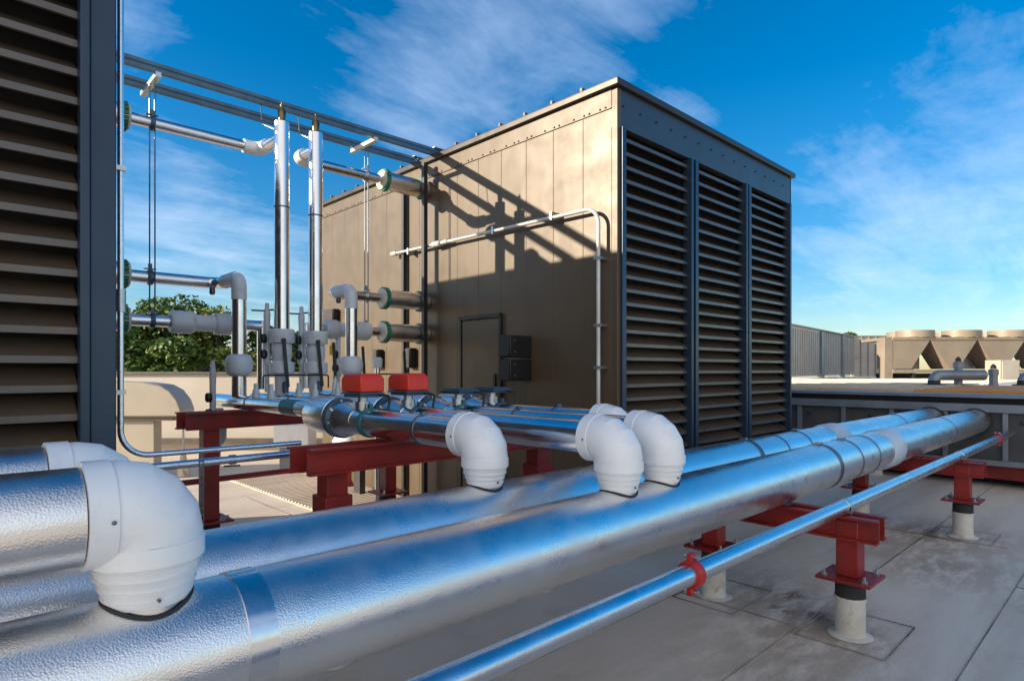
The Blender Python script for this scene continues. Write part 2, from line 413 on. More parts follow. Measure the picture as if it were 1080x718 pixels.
# wall attachments on the tan wall
eb = thing('switch_box', (BX0-.01, 4.14, 1.72), 'upper black box of the pair beside the door on the tan wall', 'switch box', 'black boxes on the tan wall')
MB().box(3.93, 4.14, 1.72, BX0-.006, 4.30, 1.925).build('housing', M['black'], eb, .008)
MB().box(3.918, 4.15, 1.73, 3.929, 4.29, 1.915)  .build('cover', M['black'], eb, .003)
MB().lathe((3.99,4.139,1.88),(0,-1,0),[(0,.008),(.006,.006)],8).lathe((3.99,4.139,1.77),(0,-1,0),[(0,.008),(.006,.006)],8).split('screw', M['strut'], eb)
copy_tree(eb, (0,0,-.225), 'lower black box of the pair beside the door on the tan wall')

cd = thing('conduit', (4.14, 3.27, 0), 'thin conduit crossing the upper tan wall and bending down near its corner', 'conduit')
path = arc_path([(4.14, 6.43, 3.02), (4.14, 3.27, 2.985), (4.14, 3.27, .1)], .14, 12)
MB().tube(path, .017, 14).build('tube', M['whitemetal'], cd)
MB().lathe((4.14,6.47,3.02),(0,-1,0),[(0,.03),(.10,.03),(.10,.02),(.14,.02)],14).lathe((4.14,5.62,3.01),(0,-1,0),[(0,.02),(.0,.035),(.14,.035),(.14,.026),(.26,.026),(.26,.02)],14).split('coupling', M['whitemetal'], cd)
cl = MB()
for z in (2.55, 1.98, 1.62): cl.box(4.115, 3.235, z-.012, BX0-.001, 3.305, z+.012)
for y in (6.1, 4.6, 3.8): cl.box(4.115, y-.012, 2.965, BX0-.001, y+.012, 3.04)
cl.split('strap', M['strut'], cd)

for (x, y, w, z1, lb) in ((4.10, 5.735, .05, 3.95, 'tall black strut post on the tan wall in front of the pipe stubs'), (4.18, 6.27, .045, 3.78, 'thinner black strut post on the tan wall behind the pipe stubs')):
    t = thing('strut_post', (x, y, 0), lb, 'post', 'black posts on the tan wall')
    MB().box(x-w/2, y-w/2, .02, x+w/2, y-w/2+.006, z1).box(x-w/2, y-w/2+.006, .02, x-w/2+.006, y+w/2, z1).box(x+w/2-.006, y-w/2+.006, .02, x+w/2, y+w/2, z1).build('channel', M['black'], t)
    MB().box(x-.07, y-.07, 0.001, x+.07, y+.07, .018).build('base_plate', M['black'], t)
# small dark boxes low on the tan wall
for (yy, z0, z1, w, lb) in ((8.12, 2.29, 2.46, .33, 'small dark wall box high between the riser and the wall edge'), (6.85, 1.62, 1.86, .10, 'narrow dark wall box under the lower pipe stub, left one'), (6.12, 1.62, 1.86, .10, 'narrow dark wall box under the lower pipe stub, right one')):
    t = thing('wall_box', (BX0-.03, yy, z0), lb, 'wall box', 'small dark boxes on the tan wall')
    MB().box(BX0-.09, yy-w/2, z0, BX0-.003, yy+w/2, z1).build('housing', M['black'], t, .006)
    MB().box(BX0-.10, yy-w/2+.01, z0+.01, BX0-.091, yy+w/2-.01, z1-.01).build('lid', M['rubber'], t, .002)

# ================================================================== BIG PIPES (A direction)
PZ, PR = .892, .162
def big_pipe(y, lb, bands, coup, x_end):
    t = thing('insulated_pipe', (0, y, PZ-PR), lb, 'pipe', 'big foil clad pipes')
    MB().tube([(x, y, PZ) for x in (-3.2, -1, .5, 2, 4, 6, 8, x_end)], PR, 96).build('jacket', M['stucco'], t)
    for x, w, mt in bands:
        b = MB().ring((x, y, PZ), (1,0,0), PR-.003, PR+.004, w, 64)
        if mt == 'buckle': b.ring((x+.035, y, PZ), (1,0,0), PR-.003, PR+.0035, .016, 64)
        b.build('band', M['greyband'] if mt != 'wide' else M['alu'], t)
        if mt in ('buckle', 'band'):
            MB().box(x-.02, y-.025, PZ+PR+.003, x+.02, y+.025, PZ+PR+.018).build('buckle', M['band'], t)
    for x, w in coup:
        MB().lathe((x-w/2, y, PZ), (1,0,0), [(0,PR-.002),(0,PR+.006),(w*.15,PR+.016),(w*.85,PR+.016),(w,PR+.006),(w,PR-.002)], 64).build('coupling_cover', M['pvcgrey'], t)
    MB().ring((x_end-.02, y, PZ), (1,0,0), PR-.003, PR+.02, .05, 48).build('end_collar', M['rubber'], t)
    return t
P1 = big_pipe(1.70, 'front big foil clad pipe running across the picture nearest the camera', [(.615,.07,'wide'),(4.72,.022,'buckle'),(5.2,.016,'band'),(5.62,.016,'x'),(8.4,.016,'x')], [(6.2,.34)], 10.46)
P2 = big_pipe(2.22, 'rear big foil clad pipe running just behind the front one', [(.45,.03,'wide'),(4.62,.022,'buckle'),(5.14,.016,'x'),(5.62,.016,'band'),(8.6,.016,'band')], [(6.45,.34)], 10.46)

sp = thing('conduit_pipe', (0, 1.30, .772-.042), 'thin shiny pipe running along the front over the roof with red clamps', 'pipe')
MB().tube([(x, 1.30, .772) for x in (-3, 0, 2, 4, 6, 8, 10.45)], .042, 48).build('tube', M['pipesmall'], sp)
for x in (2.25, 9.3):
    c = MB().ring((x, 1.30, .772), (1,0,0), .040, .056, .045, 36)
    c.box(x-.02, 1.30-.012, .772+.05, x+.02, 1.30+.012, .772+.085).box(x-.02, 1.30-.012, .772-.085, x+.02, 1.30+.012, .772-.05)
    o = c.build('clamp', M['redclamp'], sp, .003)
    MB().lathe((x, 1.27, .842), (0,1,0), [(0,.009),(.06,.009)], 8).lathe((x, 1.27, .702), (0,1,0), [(0,.009),(.06,.009)], 8).split('bolt', M['strut'], o, sub=True)
for x in (4.02, 7.2): 
    MB().ring((x, 1.30, .772), (1,0,0), .040, .047, .03, 32).box(x-.015, 1.25, .732, x+.015, 1.26, .78).build('saddle_clamp', M['band'], sp)

# ---- support frames on stub posts
def pipe_leg(par, x, y, ztop, plate=.345):
    lg = MB().box(x-.062, y-.062, plate+.02, x+.062, y+.062, ztop).build('leg', M['red'], par, .006)
    q = MB().box(x-.15, y-.15, plate, x+.15, y+.15, plate+.019).build('base_plate', M['red'], lg, .003); q.location = (0,0,0)
    bl = MB()
    for sx in (-1,1):
        for sy in (-1,1):
            bl.lathe((x+.11*sx, y+.11*sy, plate+.019), (0,0,1), [(0,.018),(.012,.018),(.012,.008),(.035,.008)], 6)
    bl.split('bolt', M['strut'], lg, sub=True)
    q = MB().lathe((x, y, .24), (0,0,1), [(0,.083),(.07,.083),(.07,.078),(plate-.242,.078)], 28).build('collar', M['rubber'], lg); q.location = (0,0,0)
    q = MB().lathe((x, y, .003), (0,0,1), [(0,.125),(.006,.115),(.012,.088),(.03,.083),(.215,.083),(.215,.089),(.236,.089)], 32).build('white_boot', M['stub'], lg); q.location = (0,0,0)
    return lg
def frame_b(x, y0, y1, legs, lb):
    t = thing('pipe_support', (x, (y0+y1)/2, 0), lb, 'pipe support', 'red pipe supports under the big pipes')
    for s in (-1, 1):
        xx = x+s*.045
        MB().prism([(xx+s*.055,.729),(xx+s*.055,.717),(xx+s*.012,.717),(xx+s*.012,.602),(xx+s*.055,.602),(xx+s*.055,.59),(xx,.59),(xx,.729)], 'y', y0, y1).build('channel', M['red'], t)
    for y in legs: pipe_leg(t, x, y, .70)
    MB().box(x-.04, 1.62, .7295, x+.04, 1.78, .737).box(x-.04, 2.14, .7295, x+.04, 2.30, .737).split('saddle', M['strut'], t)
    return t
frame_b(4.04, 1.10, 2.5, (1.27, 2.16), 'red steel pipe support on white boots, the nearest in front right')
frame_b(7.20, 1.10, 2.5, (1.27, 2.16), 'red steel pipe support on white boots, farther back near the grey wall')
frame_b(-.75, 1.25, 2.5, (1.42, 2.16), 'red steel pipe support beneath the big pipes at far left')

# A direction frames under the alley pipes
def frame_a(y, x0, x1, ztop, legs, lb, sleeve=False):
    t = thing('pipe_support', ((x0+x1)/2, y, 0), lb, 'pipe support', 'red pipe supports in the alley')
    for s in (-1, 1):
        yy = y+s*.062
        e = x0-(.0 if s < 0 else .03)
        MB().prism([(yy+s*.05,ztop),(yy+s*.05,ztop-.012),(yy+s*.01,ztop-.012),(yy+s*.01,ztop-.128),(yy+s*.05,ztop-.128),(yy+s*.05,ztop-.14),(yy,ztop-.14),(yy,ztop)], 'x', e, x1).build('channel', M['red'], t)
    for x in legs:
        lg = pipe_leg(t, x, y, ztop-.02)
        if sleeve:
            q = MB().box(x-.08, y-.08, .366, x+.08, y+.08, ztop-.27).build('sleeve', M['red'], lg, .004); q.location = (0,0,0)
    return t
frame_a(3.13, 1.44, 3.5, 1.185, (1.62, 3.25), 'red steel beam support under the alley pipes beside the big pipes', True)
frame_a(5.42, 1.50, 4.05, 1.255, (1.70, 3.42), 'red steel beam support farther back under the pipe risers')

# ================================================================== ELBOW PIPES (B direction)
def elbow_cover(parent, path_dir, x, y, zc, r, rb, ztop, name='elbow_cover', mat='pvc', z_end=None):
    """cover from a horizontal run coming along -path_dir, bending down at (x,y)"""
    d = Vector(path_dir)                     # direction of travel before bending down
    c = Vector((x, y, zc-rb))-d*rb           # bend centre
    pts = []; rr = []
    st = c+Vector((0,0,rb))
    L0 = .070 if r > .12 else .055
    for t, k in ((0, .985), (0, 1.045), (L0, 1.045), (L0, 1.0)):
        pts.append(st-d*(L0+.01)+d*t); rr.append(r*k)
    ng = 16 if r > .12 else 4
    for i in range(ng+1):
        a = PI/2*i/ng
        pts.append(c+Vector((0,0,1))*math.cos(a)*rb+d*math.sin(a)*rb)
        rr.append(r*(1.0+.035*math.sin(a*2)+.02*abs(math.cos(a*2))))
    zb = zc-rb
    zend = z_end; H = zb-zend
    for f, k in ((.02,1.0),(.02,1.055),(.30,1.055),(.30,.99),(.36,.96),(.36,.99),(.50,.92),(.50,.975),(.62,.88),(.66,.86),(.66,.905),(.78,.82),(.82,.80),(.82,.84),(1,.74)):
        pts.append(Vector((x, y, zb-H*f))); rr.append(r*k)
    e = MB().tube(pts, rr, 48).build(name, M[mat], parent, sharp=25 if r > .12 else 19)
    sc = MB()
    for (q) in (st-d*(L0*.4),):
        s = Vector((1,0,0)) if abs(d.y) > .5 else Vector((0,-1,0))
        s = Vector((-1,0,0)) if abs(d.y) > .5 else Vector((0,-1,0))
        sc.lathe(q+s*r*1.035+Vector((0,0,-.0)), s, [(0,.005),(.004,.005),(.005,.003)], 10)
    sc.lathe(Vector((x, y, zend+.03))+Vector((0,-1,0))*r*.82, (0,-1,0), [(0,.004),(.008,.004)], 10)
    sc.split('screw', M['greyband'], e, sub=True)
    return e
def gasket(parent, x, y, r, ztop):
    o = MB().tube([(x+r*math.cos(a), y+r*math.sin(a), PZ+math.sqrt(max(PR**2-(r*math.sin(a))**2, 0))+.003) for a in [2*PI*k/48 for k in range(49)]], .004, 8, False)
    return o.build('gasket', M['rubber'], parent)

# left pair
for (y, xo, lb) in ((1.70, .392, 'short foil clad pipe with big white elbow at lower left, dropping onto the front pipe'), (2.22, .385, 'short foil clad pipe with white elbow half hidden behind the front elbow')):
    t = thing('elbow_pipe', (xo, y, PZ+PR), lb, 'pipe', 'foil pipes with white elbows at left')
    MB().tube([(x, y, 1.265) for x in (-3, -1.5, -.6, xo-.14)], .112, 80).build('jacket', M['stucco'], t)
    elbow_cover(t, (1,0,0), xo, y, 1.265, .119, .072, 0, z_end=PZ+PR-.02)
    gasket(t, xo, y, .097, 0)
    MB().lathe((xo, y, PZ+PR*.7), (0,0,1), [(0,.092),(.07,.092)], 40).build('neck', M['alu'], t)

# four header pipes
AZ, AR = 1.28, .08
H = [(1.94, 2.22, 'nearest of the four'), (2.30, 1.70, 'second of the four'), (2.66, 1.70, 'third of the four'), (3.02, 2.22, 'farthest of the four')]
lbs = ['shiny alley pipe whose white elbow drops onto the rear pipe, first from the left',
       'shiny alley pipe whose white elbow drops onto the front pipe, left of the close pair',
       'shiny alley pipe whose white elbow drops onto the front pipe, right of the close pair',
       'shiny alley pipe nearest the tan wall, its white elbow mostly hidden behind the others']
yend = [5.98, 6.02, 6.06, 6.1]
for i, (x, yo, _) in enumerate(H):
    t = thing('header_pipe', (x, 3.3, AZ-AR), lbs[i], 'pipe', 'four alley pipes ending in white elbows')
    MB().tube([(x, y, AZ) for y in (yo+.13, 2.6, 3.0, 3.45)], AR, 48).build('jacket', M['alu'], t)
    MB().tube([(x, y, 1.325) for y in (4.0, 4.4, 5.0, yend[i]-.01, yend[i])], [.058]*4+[.05], 36).build('header', M['alu'], t)
    # swollen body, flanges and neck of the strainer section
    MB().lathe((x, 4.08, 1.30), (0,-1,0), [(0,.06),(.03,.075),(.13,.118),(.15,.122),(.42,.122),(.43,.112)], 40).build('strainer_body', M['alu'], t)
    MB().ring((x, 3.64, 1.29), (0,1,0), .07, .128, .018, 40).ring((x, 3.605, 1.29), (0,1,0), .07, .128, .018, 40).split('flange', M['bluesteel'], t)
    MB().lathe((x, 3.594, 1.285), (0,-1,0), [(0,.112),(.06,.108),(.09,.092),(.17,.088),(.20,.081)], 40).build('neck', M['stucco'], t)
    fl = MB()
    for k in range(8):
        a = 2*PI*k/8+.2; fl.lathe((x+.116*math.cos(a), 3.66, 1.29+.116*math.sin(a)), (0,-1,0), [(0,.009),(.075,.009)], 6)
    fl.split('flange_bolt', M['strut'], t)
    c = MB().ring((x, 3.27, AZ), (0,1,0), AR-.002, AR+.008, .03, 36).box(x-.012, 3.255, AZ+AR, x+.012, 3.285, AZ+AR+.035)
    c.build('clamp', M['teal'] if i in (0, 2) else M['bluesteel'], t)
    MB().ring((x, 2.72, AZ), (0,1,0), AR-.002, AR+.004, .016, 36).box(x-.02, 2.71, AZ+AR, x+.02, 2.73, AZ+AR+.014).build('band', M['greyband'], t)
    MB().ring((x, 4.35 if i == 0 else 4.45, 1.325), (0,1,0), .056, .061, .24 if i == 0 else .12, 36).build('tape', M['teal'], t)
    MB().ring((x, 5.15, 1.325), (0,1,0), .056, .0615, .02, 36).build('band', M['greyband'], t)
    elbow_cover(t, (0,-1,0), x, yo, AZ, .108, .098, 0, z_end=PZ+PR-.012)
    gasket(t, x, yo, .085, 0)
    MB().lathe((x, yo, PZ+PR*.75), (0,0,1), [(0,.082),(.055,.082)], 36).build('outlet_neck', M['alu'], t)
    tw = MB()
    for yy in (5.02, 4.72): tw.lathe((x-.01, yy, 1.37), (0,0,1), [(0,.03),(.07,.026),(.07,.018),(.12,.018)], 16)
    tw.split('thermowell', M['pvcgrey'], t)

# valve actuators
def actuator(x, y, full, lb):
    t = thing('valve_actuator', (x, y, 1.36), lb, 'valve actuator', 'valve actuators on the alley pipes')
    MB().lathe((x, y, 1.355), (0,0,1), [(0,.045),(.05,.045),(.05,.03),(.105,.03)], 20).build('stem', M['strut'], t)
    MB().box(x-.085, y-.12, 1.452, x+.085, y+.12, 1.464).box(x-.075, y-.10, 1.435, x+.075, y+.10, 1.451).build('base_plate', M['bluesteel'], t, .004)
    MB().tube(arc_path([(x+.06, y-.09, 1.45), (x+.09, y-.17, 1.44), (x+.05, y-.20, 1.34)], .03, 6), .008, 8).build('cable', M['rubber'], t)
    if full:
        def rr(dx, dy, z): return [(x-dx,y-dy,z),(x+dx,y-dy,z),(x+dx,y+dy,z),(x-dx,y+dy,z)]
        m_ = MB().add(rr(.082,.118,1.466)+rr(.082,.118,1.545)+rr(.066,.10,1.578), [(0,3,2,1),(0,1,5,4),(1,2,6,5),(2,3,7,6),(3,0,4,7),(4,5,9,8),(5,6,10,9),(6,7,11,10),(7,4,8,11),(8,9,10,11)])
        m_.build('housing', M['redbox'], t, .008)
    else:
        MB().box(x-.07, y-.10, 1.466, x+.07, y+.10, 1.474).build('mounting_plate', M['bluesteel'], t, .003)
    return t
actuator(1.94, 3.36, True, 'red valve actuator box on the nearest alley pipe, left one')
actuator(2.30, 3.40, True, 'red valve actuator box on the second alley pipe, right one')
actuator(2.66, 3.32, False, 'flat dark blue valve plate without a red box, left one')
actuator(3.02, 3.38, False, 'flat dark blue valve plate without a red box, right one by the wall')

# ================================================================== RISERS, DROPS, HORIZONTAL RUNS
def riser(x, y, ztop, lb):
    t = thing('riser_pipe', (x, y, 1.38), lb, 'pipe', 'tall vertical risers')
    MB().lathe((x, y, 1.96), (0,0,1), [(0,.066),(.6,.066),(1.2,.066),(ztop-1.96-.002,.066),(ztop-1.96,.05)], 36).build('jacket', M['alu'], t)
    MB().ring((x, y, 3.05), (0,0,1), .064, .0685, .014, 30).build('band', M['greyband'], t)
    MB().lathe((x, y, ztop), (0,0,1), [(0,.014),(.02,.014),(.02,.03),(.10,.036),(.115,.03),(.115,.016),(.155,.016),(.16,.006),(.18,.006)], 16).build('air_vent', M['brass'], t)
    MB().lathe((x, y, 1.375), (0,0,1), [(0,.06),(.19,.06),(.19,.10),(.20,.108),(.285,.108),(.295,.10),(.295,.08),(.32,.078),(.34,.086),(.44,.086),(.455,.078),(.465,.078),(.465,.104),(.475,.11),(.575,.11),(.588,.10),(.588,.062)], 40).build('valve_cover', M['pvcgrey'], t)
    a, b = Vector((x-.03, y-.11, 1.86)), Vector((x-.005, y-.14, 1.45))
    h = MB().bar(a, b, .03, .012, (0,1,0)).lathe((x-.03, y-.12, 1.86), (0,1,0), [(0,.02),(.06,.02)], 12)
    h.build('lever', M['black'], t)
    MB().lathe((x-.01, y-.10, 1.50), (0,0,-1), [(0,.02),(.03,.03),(.10,.026)], 12).build('drain_cap', M['bluesteel'], t)
    return t
riser(2.30, 5.39, 3.81, 'tall shiny vertical riser, the left of the two')
riser(2.66, 5.47, 3.83, 'tall shiny vertical riser, the right of the two')

YB = 5.87
STUB_L = (LX1+.003, 1.195); STUB_R = (3.63, BX0-.005)
def sealring(parent, x, r=.118, y=YB, z=0):
    mb = MB()
    for k in range(18):
        a = 2*PI*k/18; c = Vector((x, y+math.cos(a)*(r-.016), z+math.sin(a)*(r-.016)))
        tg = Vector((0,-math.sin(a),math.cos(a))); mb.obox(c, (1,0,0), tg, (0,math.cos(a),math.sin(a)), .022, .0155, .015)
    mb.build('link_seal', M['green'], parent)
def stub(parent, x0, x1, z, face):
    MB().lathe((x0, YB, z), (1,0,0), [(0,.100),(x1-x0,.100)], 48).build('wall_sleeve', M['stucco'], parent)
    xf, xw = (x1, x0) if face > 0 else (x0, x1)
    sealring(parent, xf-face*.024, .122, YB, z)
    if face < 0: sealring(parent, xw-.09, .120, YB, z)
    MB().lathe((xf, YB, z), (face,0,0), [(0,.106),(.014,.106),(.02,.098),(.02,.052)], 40).build('end_cap', M['stub'], parent)
def run(z, r, pts, stubx, face, lb, cover_at=None, drop=None, extra=None, grp='pipes crossing the alley'):
    t = thing('crossing_pipe', (pts[0][0], pts[0][1], z-r), lb, 'pipe', grp)
    MB().tube(arc_path(pts, .10, 8) if len(pts) > 2 else pts, r, 32).build('jacket', M['alu'], t)
    stub(t, stubx[0], stubx[1], z, face)
    if extra: extra(t)
    return t
ZT, ZM, ZL = 3.69, 2.39, 2.017
def white_elbow(x, y, z, sgn):
    def f(t):
        p = arc_path([(x+sgn*.16, y, z), (x, y, z), (x, y-.16, z)], .09, 8)
        MB().tube(p, [.062]*len(p), 28).build('elbow_cover', M['pvc'], t)
    return f
run(ZT, .048, [(STUB_L[1], YB, ZT), (2.30, YB, ZT), (2.30, 5.45, ZT)], STUB_L, 1, 'upper crossing pipe from the left unit to the left riser', extra=white_elbow(2.30, YB, ZT, -1))
run(ZT, .048, [(STUB_R[0], YB, ZT), (2.66, YB, ZT), (2.66, 5.53, ZT)], STUB_R, -1, 'upper crossing pipe from the right riser into the sunlit tan wall', extra=white_elbow(2.66, YB, ZT, 1))
def drop(x, y, sgn):
    def f(t):
        p = arc_path([(x, YB-.12, ZM), (x, y, ZM), (x, y, 2.2)], .085, 8)
        MB().tube(p, [.062]*len(p), 32).build('elbow', M['pvcgrey'], t)
        MB().lathe((x, y, 1.37), (0,0,1), [(0,.06),(.84,.06)], 32).build('drop_leg', M['alu'], t)
        MB().lathe((x, y, 1.545), (0,0,1), [(0,.062),(.01,.085),(.035,.104),(.07,.112),(.12,.112),(.155,.104),(.18,.085),(.19,.062)], 36).build('union_cover', M['pvcgrey'], t)
        MB().lathe((x-.08 if sgn > 0 else x, YB-.02 if sgn > 0 else YB-.16, ZM-.045), (0,0,-1), [(0,.022),(.05,.026),(.07,.018)], 12).build('plug', M['greyband'], t)
    return f
run(ZM, .052, [(STUB_L[1], YB+.06, ZM), (1.94, YB+.06, ZM), (1.94, 5.44, ZM)], STUB_L, 1, 'middle crossing pipe from the left unit bending down left of the risers', extra=drop(1.94, 5.42, 1))
run(ZM, .052, [(STUB_R[0], YB, ZM), (3.02, YB, ZM), (3.02, 5.47, ZM)], STUB_R, -1, 'middle crossing pipe from the tan wall bending down right of the risers', extra=drop(3.02, 5.45, -1))
def cplg(x0, sgn, xe):
    def f(t):
        MB().lathe((x0, YB, ZL), (sgn,0,0), [(0,.055),(0,.088),(.02,.10),(.17,.10),(.19,.085),(.20,.074),(.36,.074),(.37,.09),(.39,.10),(.50,.10),(.52,.088),(.52,.055)], 36).build('coupling_cover', M['pvcgrey'], t)
        MB().lathe((xe, YB, ZL), (0,0,-1), [(-.05,.045),(-.04,.052),(.60,.052)], 28).build('drop_leg', M['alu'], t)
    return f
run(ZL, .050, [(STUB_L[1], YB, ZL), (2.36, YB, ZL)], STUB_L, 1, 'lower crossing pipe from the left unit with two grey collars', extra=cplg(1.52, 1, 2.32))
run(ZL, .050, [(STUB_R[0], YB, ZL), (2.70, YB, ZL)], STUB_R, -1, 'lower crossing pipe from the tan wall with two grey collars', extra=cplg(3.46, -1, 2.74))

# slim valves with T handles
sv = thing('drain_valve', (2.22, 5.52, 1.40), 'slim grey valve with black tee handle left of the left riser', 'valve', 'slim tee handle valves')
x, y = 2.22, 5.52
MB().lathe((x, y, 1.40), (0,0,1), [(0,.02),(.25,.02),(.25,.032),(.33,.036),(.36,.026),(.60,.026),(.70,.03),(.76,.018),(.80,.018)], 16).build('body', M['pvcgrey'], sv)
MB().bar((x-.13, y+.02, 2.13), (x-.02, y+.0, 2.13), .014).bar((x+.02, y, 2.14), (x+.10, y-.02, 2.15), .014).split('handle', M['black'], sv)
MB().lathe((x-.04, y-.02, 1.70), (0,0,1), [(0,.02),(.02,.034),(.06,.034),(.08,.02)], 12).lathe((x-.04, y-.02, 1.84), (0,0,1), [(0,.02),(.02,.03),(.06,.03),(.08,.02)], 12).split('knob', M['black'], sv)
copy_tree(sv, (.36, .08, 0), 'slim grey valve with black tee handle between the two risers')
copy_tree(sv, (.88, .35, -.12), 'slim grey valve with black tee handle right of the right riser')
lowv = copy_tree(sv, (-.41, .16, -.52), 'low slim valve with tee handle at the far left end of the headers')
br = thing('cross_rod', (2.0, 5.2, 1.55), 'thin black rod spanning the valves just above the headers', 'rod')
MB().tube(arc_path([(2.02, 5.10, 1.44), (2.02, 5.10, 1.555), (2.62, 5.14, 1.555), (2.62, 5.14, 1.44)], .02, 4), .007, 8).build('rod', M['black'], br)
br2 = thing('cross_rod', (3.0, 5.2, 1.55), 'thin black rod right of the valves behind the red boxes', 'rod')
MB().tube(arc_path([(2.9, 5.10, 1.44), (2.9, 5.10, 1.56), (3.62, 5.14, 1.56), (3.62, 5.14, 1.44)], .02, 4), .007, 8).build('rod', M['black'], br2)
tg_ = thing('valve_tag', (2.95, 5.75, 1.78), 'small yellow tag hanging by the right valve', 'tag')
MB().box(2.94, 5.74, 1.75, 2.985, 5.746, 1.85).build('card', M['yellow'], tg_, .002)
MB().tube([(2.96, 5.744, 1.85), (2.965, 5.76, 1.92), (2.97, 5.80, 1.97)], .002, 6).build('string', M['black'], tg_)
for (x, y, z0, z1, lb) in ((3.26, 5.62, 1.38, 1.84, 'short black lever handle standing beside the right drop pipe'), (2.80, 5.36, 1.40, 1.86, 'tilted black lever handle right of the right riser'), (3.75, 5.60, 1.38, 1.80, 'grey and black gauge stem near the tan wall under the pipe stub')):
    t = thing('lever_valve', (x, y, z0), lb, 'valve', 'lever valves by the headers')
    MB().lathe((x, y, z0-.02), (0,0,1), [(0,.03),(.08,.026),(.10,.018),(.16,.018)], 14).build('body', M['pvcgrey'], t)
    MB().bar((x, y-.01, z0+.12), (x-.015, y, z1), .028, .012, (0,1,0)).build('lever', M['black'], t)

# vertical legs behind: from lower runs to ground
for (x, y, lb) in ((3.62, 5.95, 'slim vertical pipe beside the tan wall behind the red boxes'),):
    t = thing('vertical_pipe', (x, y, 0), lb, 'pipe')
    MB().lathe((x, y, .02), (0,0,1), [(0,.03),(1.6,.03)], 20).build('tube', M['alu'], t)
    MB().lathe((x, y, 1.62), (0,0,1), [(0,.03),(.0,.05),(.10,.055),(.12,.03)], 20).build('cap', M['pvcgrey'], t)

# ---- overhead rails
RZ = 4.055
def rail(y, x0, lb):
    t = thing('overhead_rail', (x0, y, RZ), lb, 'rail', 'two overhead strut rails')
    w = .0405
    m_ = MB()
    m_.box(x0, y-w/2, RZ, BX0+.02, y+w/2, RZ+.004).box(x0, y-w/2, RZ+.005, BX0+.02, y-w/2+.004, RZ+.034).box(x0, y+w/2-.004, RZ+.005, BX0+.02, y+w/2, RZ+.034)
    m_.box(x0, y-w/2+.008, RZ+.0405, BX0+.02, y+w/2-.008, RZ+.0455)
    m_.box(x0, y-w/2, RZ+.050, BX0+.02, y-w/2+.004, RZ+.08).box(x0, y+w/2-.004, RZ+.046, BX0+.02, y+w/2, RZ+.08)
    m_.build('channel', M['rail'], t)
    s = MB(); k = 99
    while k < BX0: s.box(k, y-w/2-.0015, RZ+.018, k+.03, y-w/2-.0002, RZ+.028); s.box(k, y-w/2-.0015, RZ+.058, k+.03, y-w/2-.0002, RZ+.068); k += .05
    MB().box(BX0-.03, y-.05, RZ+.081, BX0+.12, y+.05, RZ+.09).build('end_bracket', M['strut'], t)
    MB().box(x0+.1, y-.03, LZ+.052, x0+.14, y+.03, RZ-.003).build('drop_bracket', M['strut'], t)
rail(5.71, -.7, 'front overhead strut rail spanning from the left unit to the tan unit roof')
rail(6.11, -.7, 'rear overhead strut rail spanning from the left unit to the tan unit roof')

def hanger(x, lb, lb2=None):
    t = thing('pipe_hanger', (x, YB, RZ), lb, 'hanger', 'pipe hangers under the overhead rails')
    MB().box(x-.022, 5.66, RZ-.046, x+.022, 6.17, RZ-.003).build('cross_strut', M['stub'] if x > 2 else M['strut'], t, .002)
    m_ = MB()
    for dx in (-.018, .022): m_.lathe((x+dx, YB-.004, ZL+.08), (0,0,1), [(0,.006),(RZ-ZL-.08-.05,.006)], 8)
    m_.split('rod', M['greyband'], t)
    for z, r in ((ZT, .052), (ZM, .056), (ZL, .054)):
        yy = YB+(.06 if (z == ZM and x < 2) else 0)
        c = MB()
        c.ring((x, yy, z), (1,0,0), r, r+.008, .035, 28).ring((x, yy, z+.0), (1,0,0), r+.008, r+.014, .012, 28)
        c.box(x-.045, yy-.02, z+r+.012, x+.045, yy+.02, z+r+.02).box(x-.012, yy-.02, z+r+.02, x+.012, yy+.02, z+r+.06)
        c.build('clevis', M['bluesteel'] if x < 2 else M['band'], t)
hanger(1.384, 'pipe hanger with rods near the left unit under the overhead rails')
hanger(3.43, 'pipe hanger with rods by the tan wall under the overhead rails')
for x, y in ((2.24, 5.71), (2.60, 5.71)):
    t = thing('riser_hook', (x, y, RZ), 'thin wire hook tying the %s riser to the front rail' % ('left' if x < 2.5 else 'right'), 'hook', 'wire hooks at riser tops')
    MB().tube(arc_path([(x, y, RZ-.001), (x, y-.02, RZ-.16), (x-.03, y-.1, RZ-.22), (x+.03, y-.26, RZ-.30)], .02, 4), .005, 6).build('wire', M['greyband'], t)

# ---- conduit by the left unit, strut and chain
c2 = thing('conduit', (.615, 3.12, 0), 'thin blue grey conduit down the left unit bending right along the alley', 'conduit')
MB().tube(arc_path([(.63, 3.20, 3.9), (.63, 3.20, 1.21), (1.47, 3.20, 1.205)], .12, 12), .013, 14).build('tube', M['pipesmall'], c2)
m_ = MB()
for z in (3.35, 2.5, 1.5): m_.box(.603, 3.18, z-.01, .648, 3.222, z+.01)
m_.split('strap', M['strut'], c2)
MB().lathe((.63,3.20,1.86),(0,0,1),[(0,.014),(0,.021),(.10,.021),(.10,.014)],14).build('coupling', M['strut'], c2)
c3 = thing('low_pipe', (.6, 3.45, 1.08), 'blue grey pipe running low behind the bent conduit', 'pipe')
MB().tube([(.605, 3.45, 1.115), (1.03, 3.45, 1.115), (1.64, 3.45, 1.115)], .021, 20).build('tube', M['pipesmall'], c3)
MB().ring((1.2, 3.45, 1.115), (1,0,0), .02, .027, .03, 20).build('coupling', M['band'], c3)
ch = thing('slotted_strap', (.985, 3.18, .7), 'perforated dark metal strap hanging from the bent conduit', 'strap')
m_ = MB()
zz = 1.19
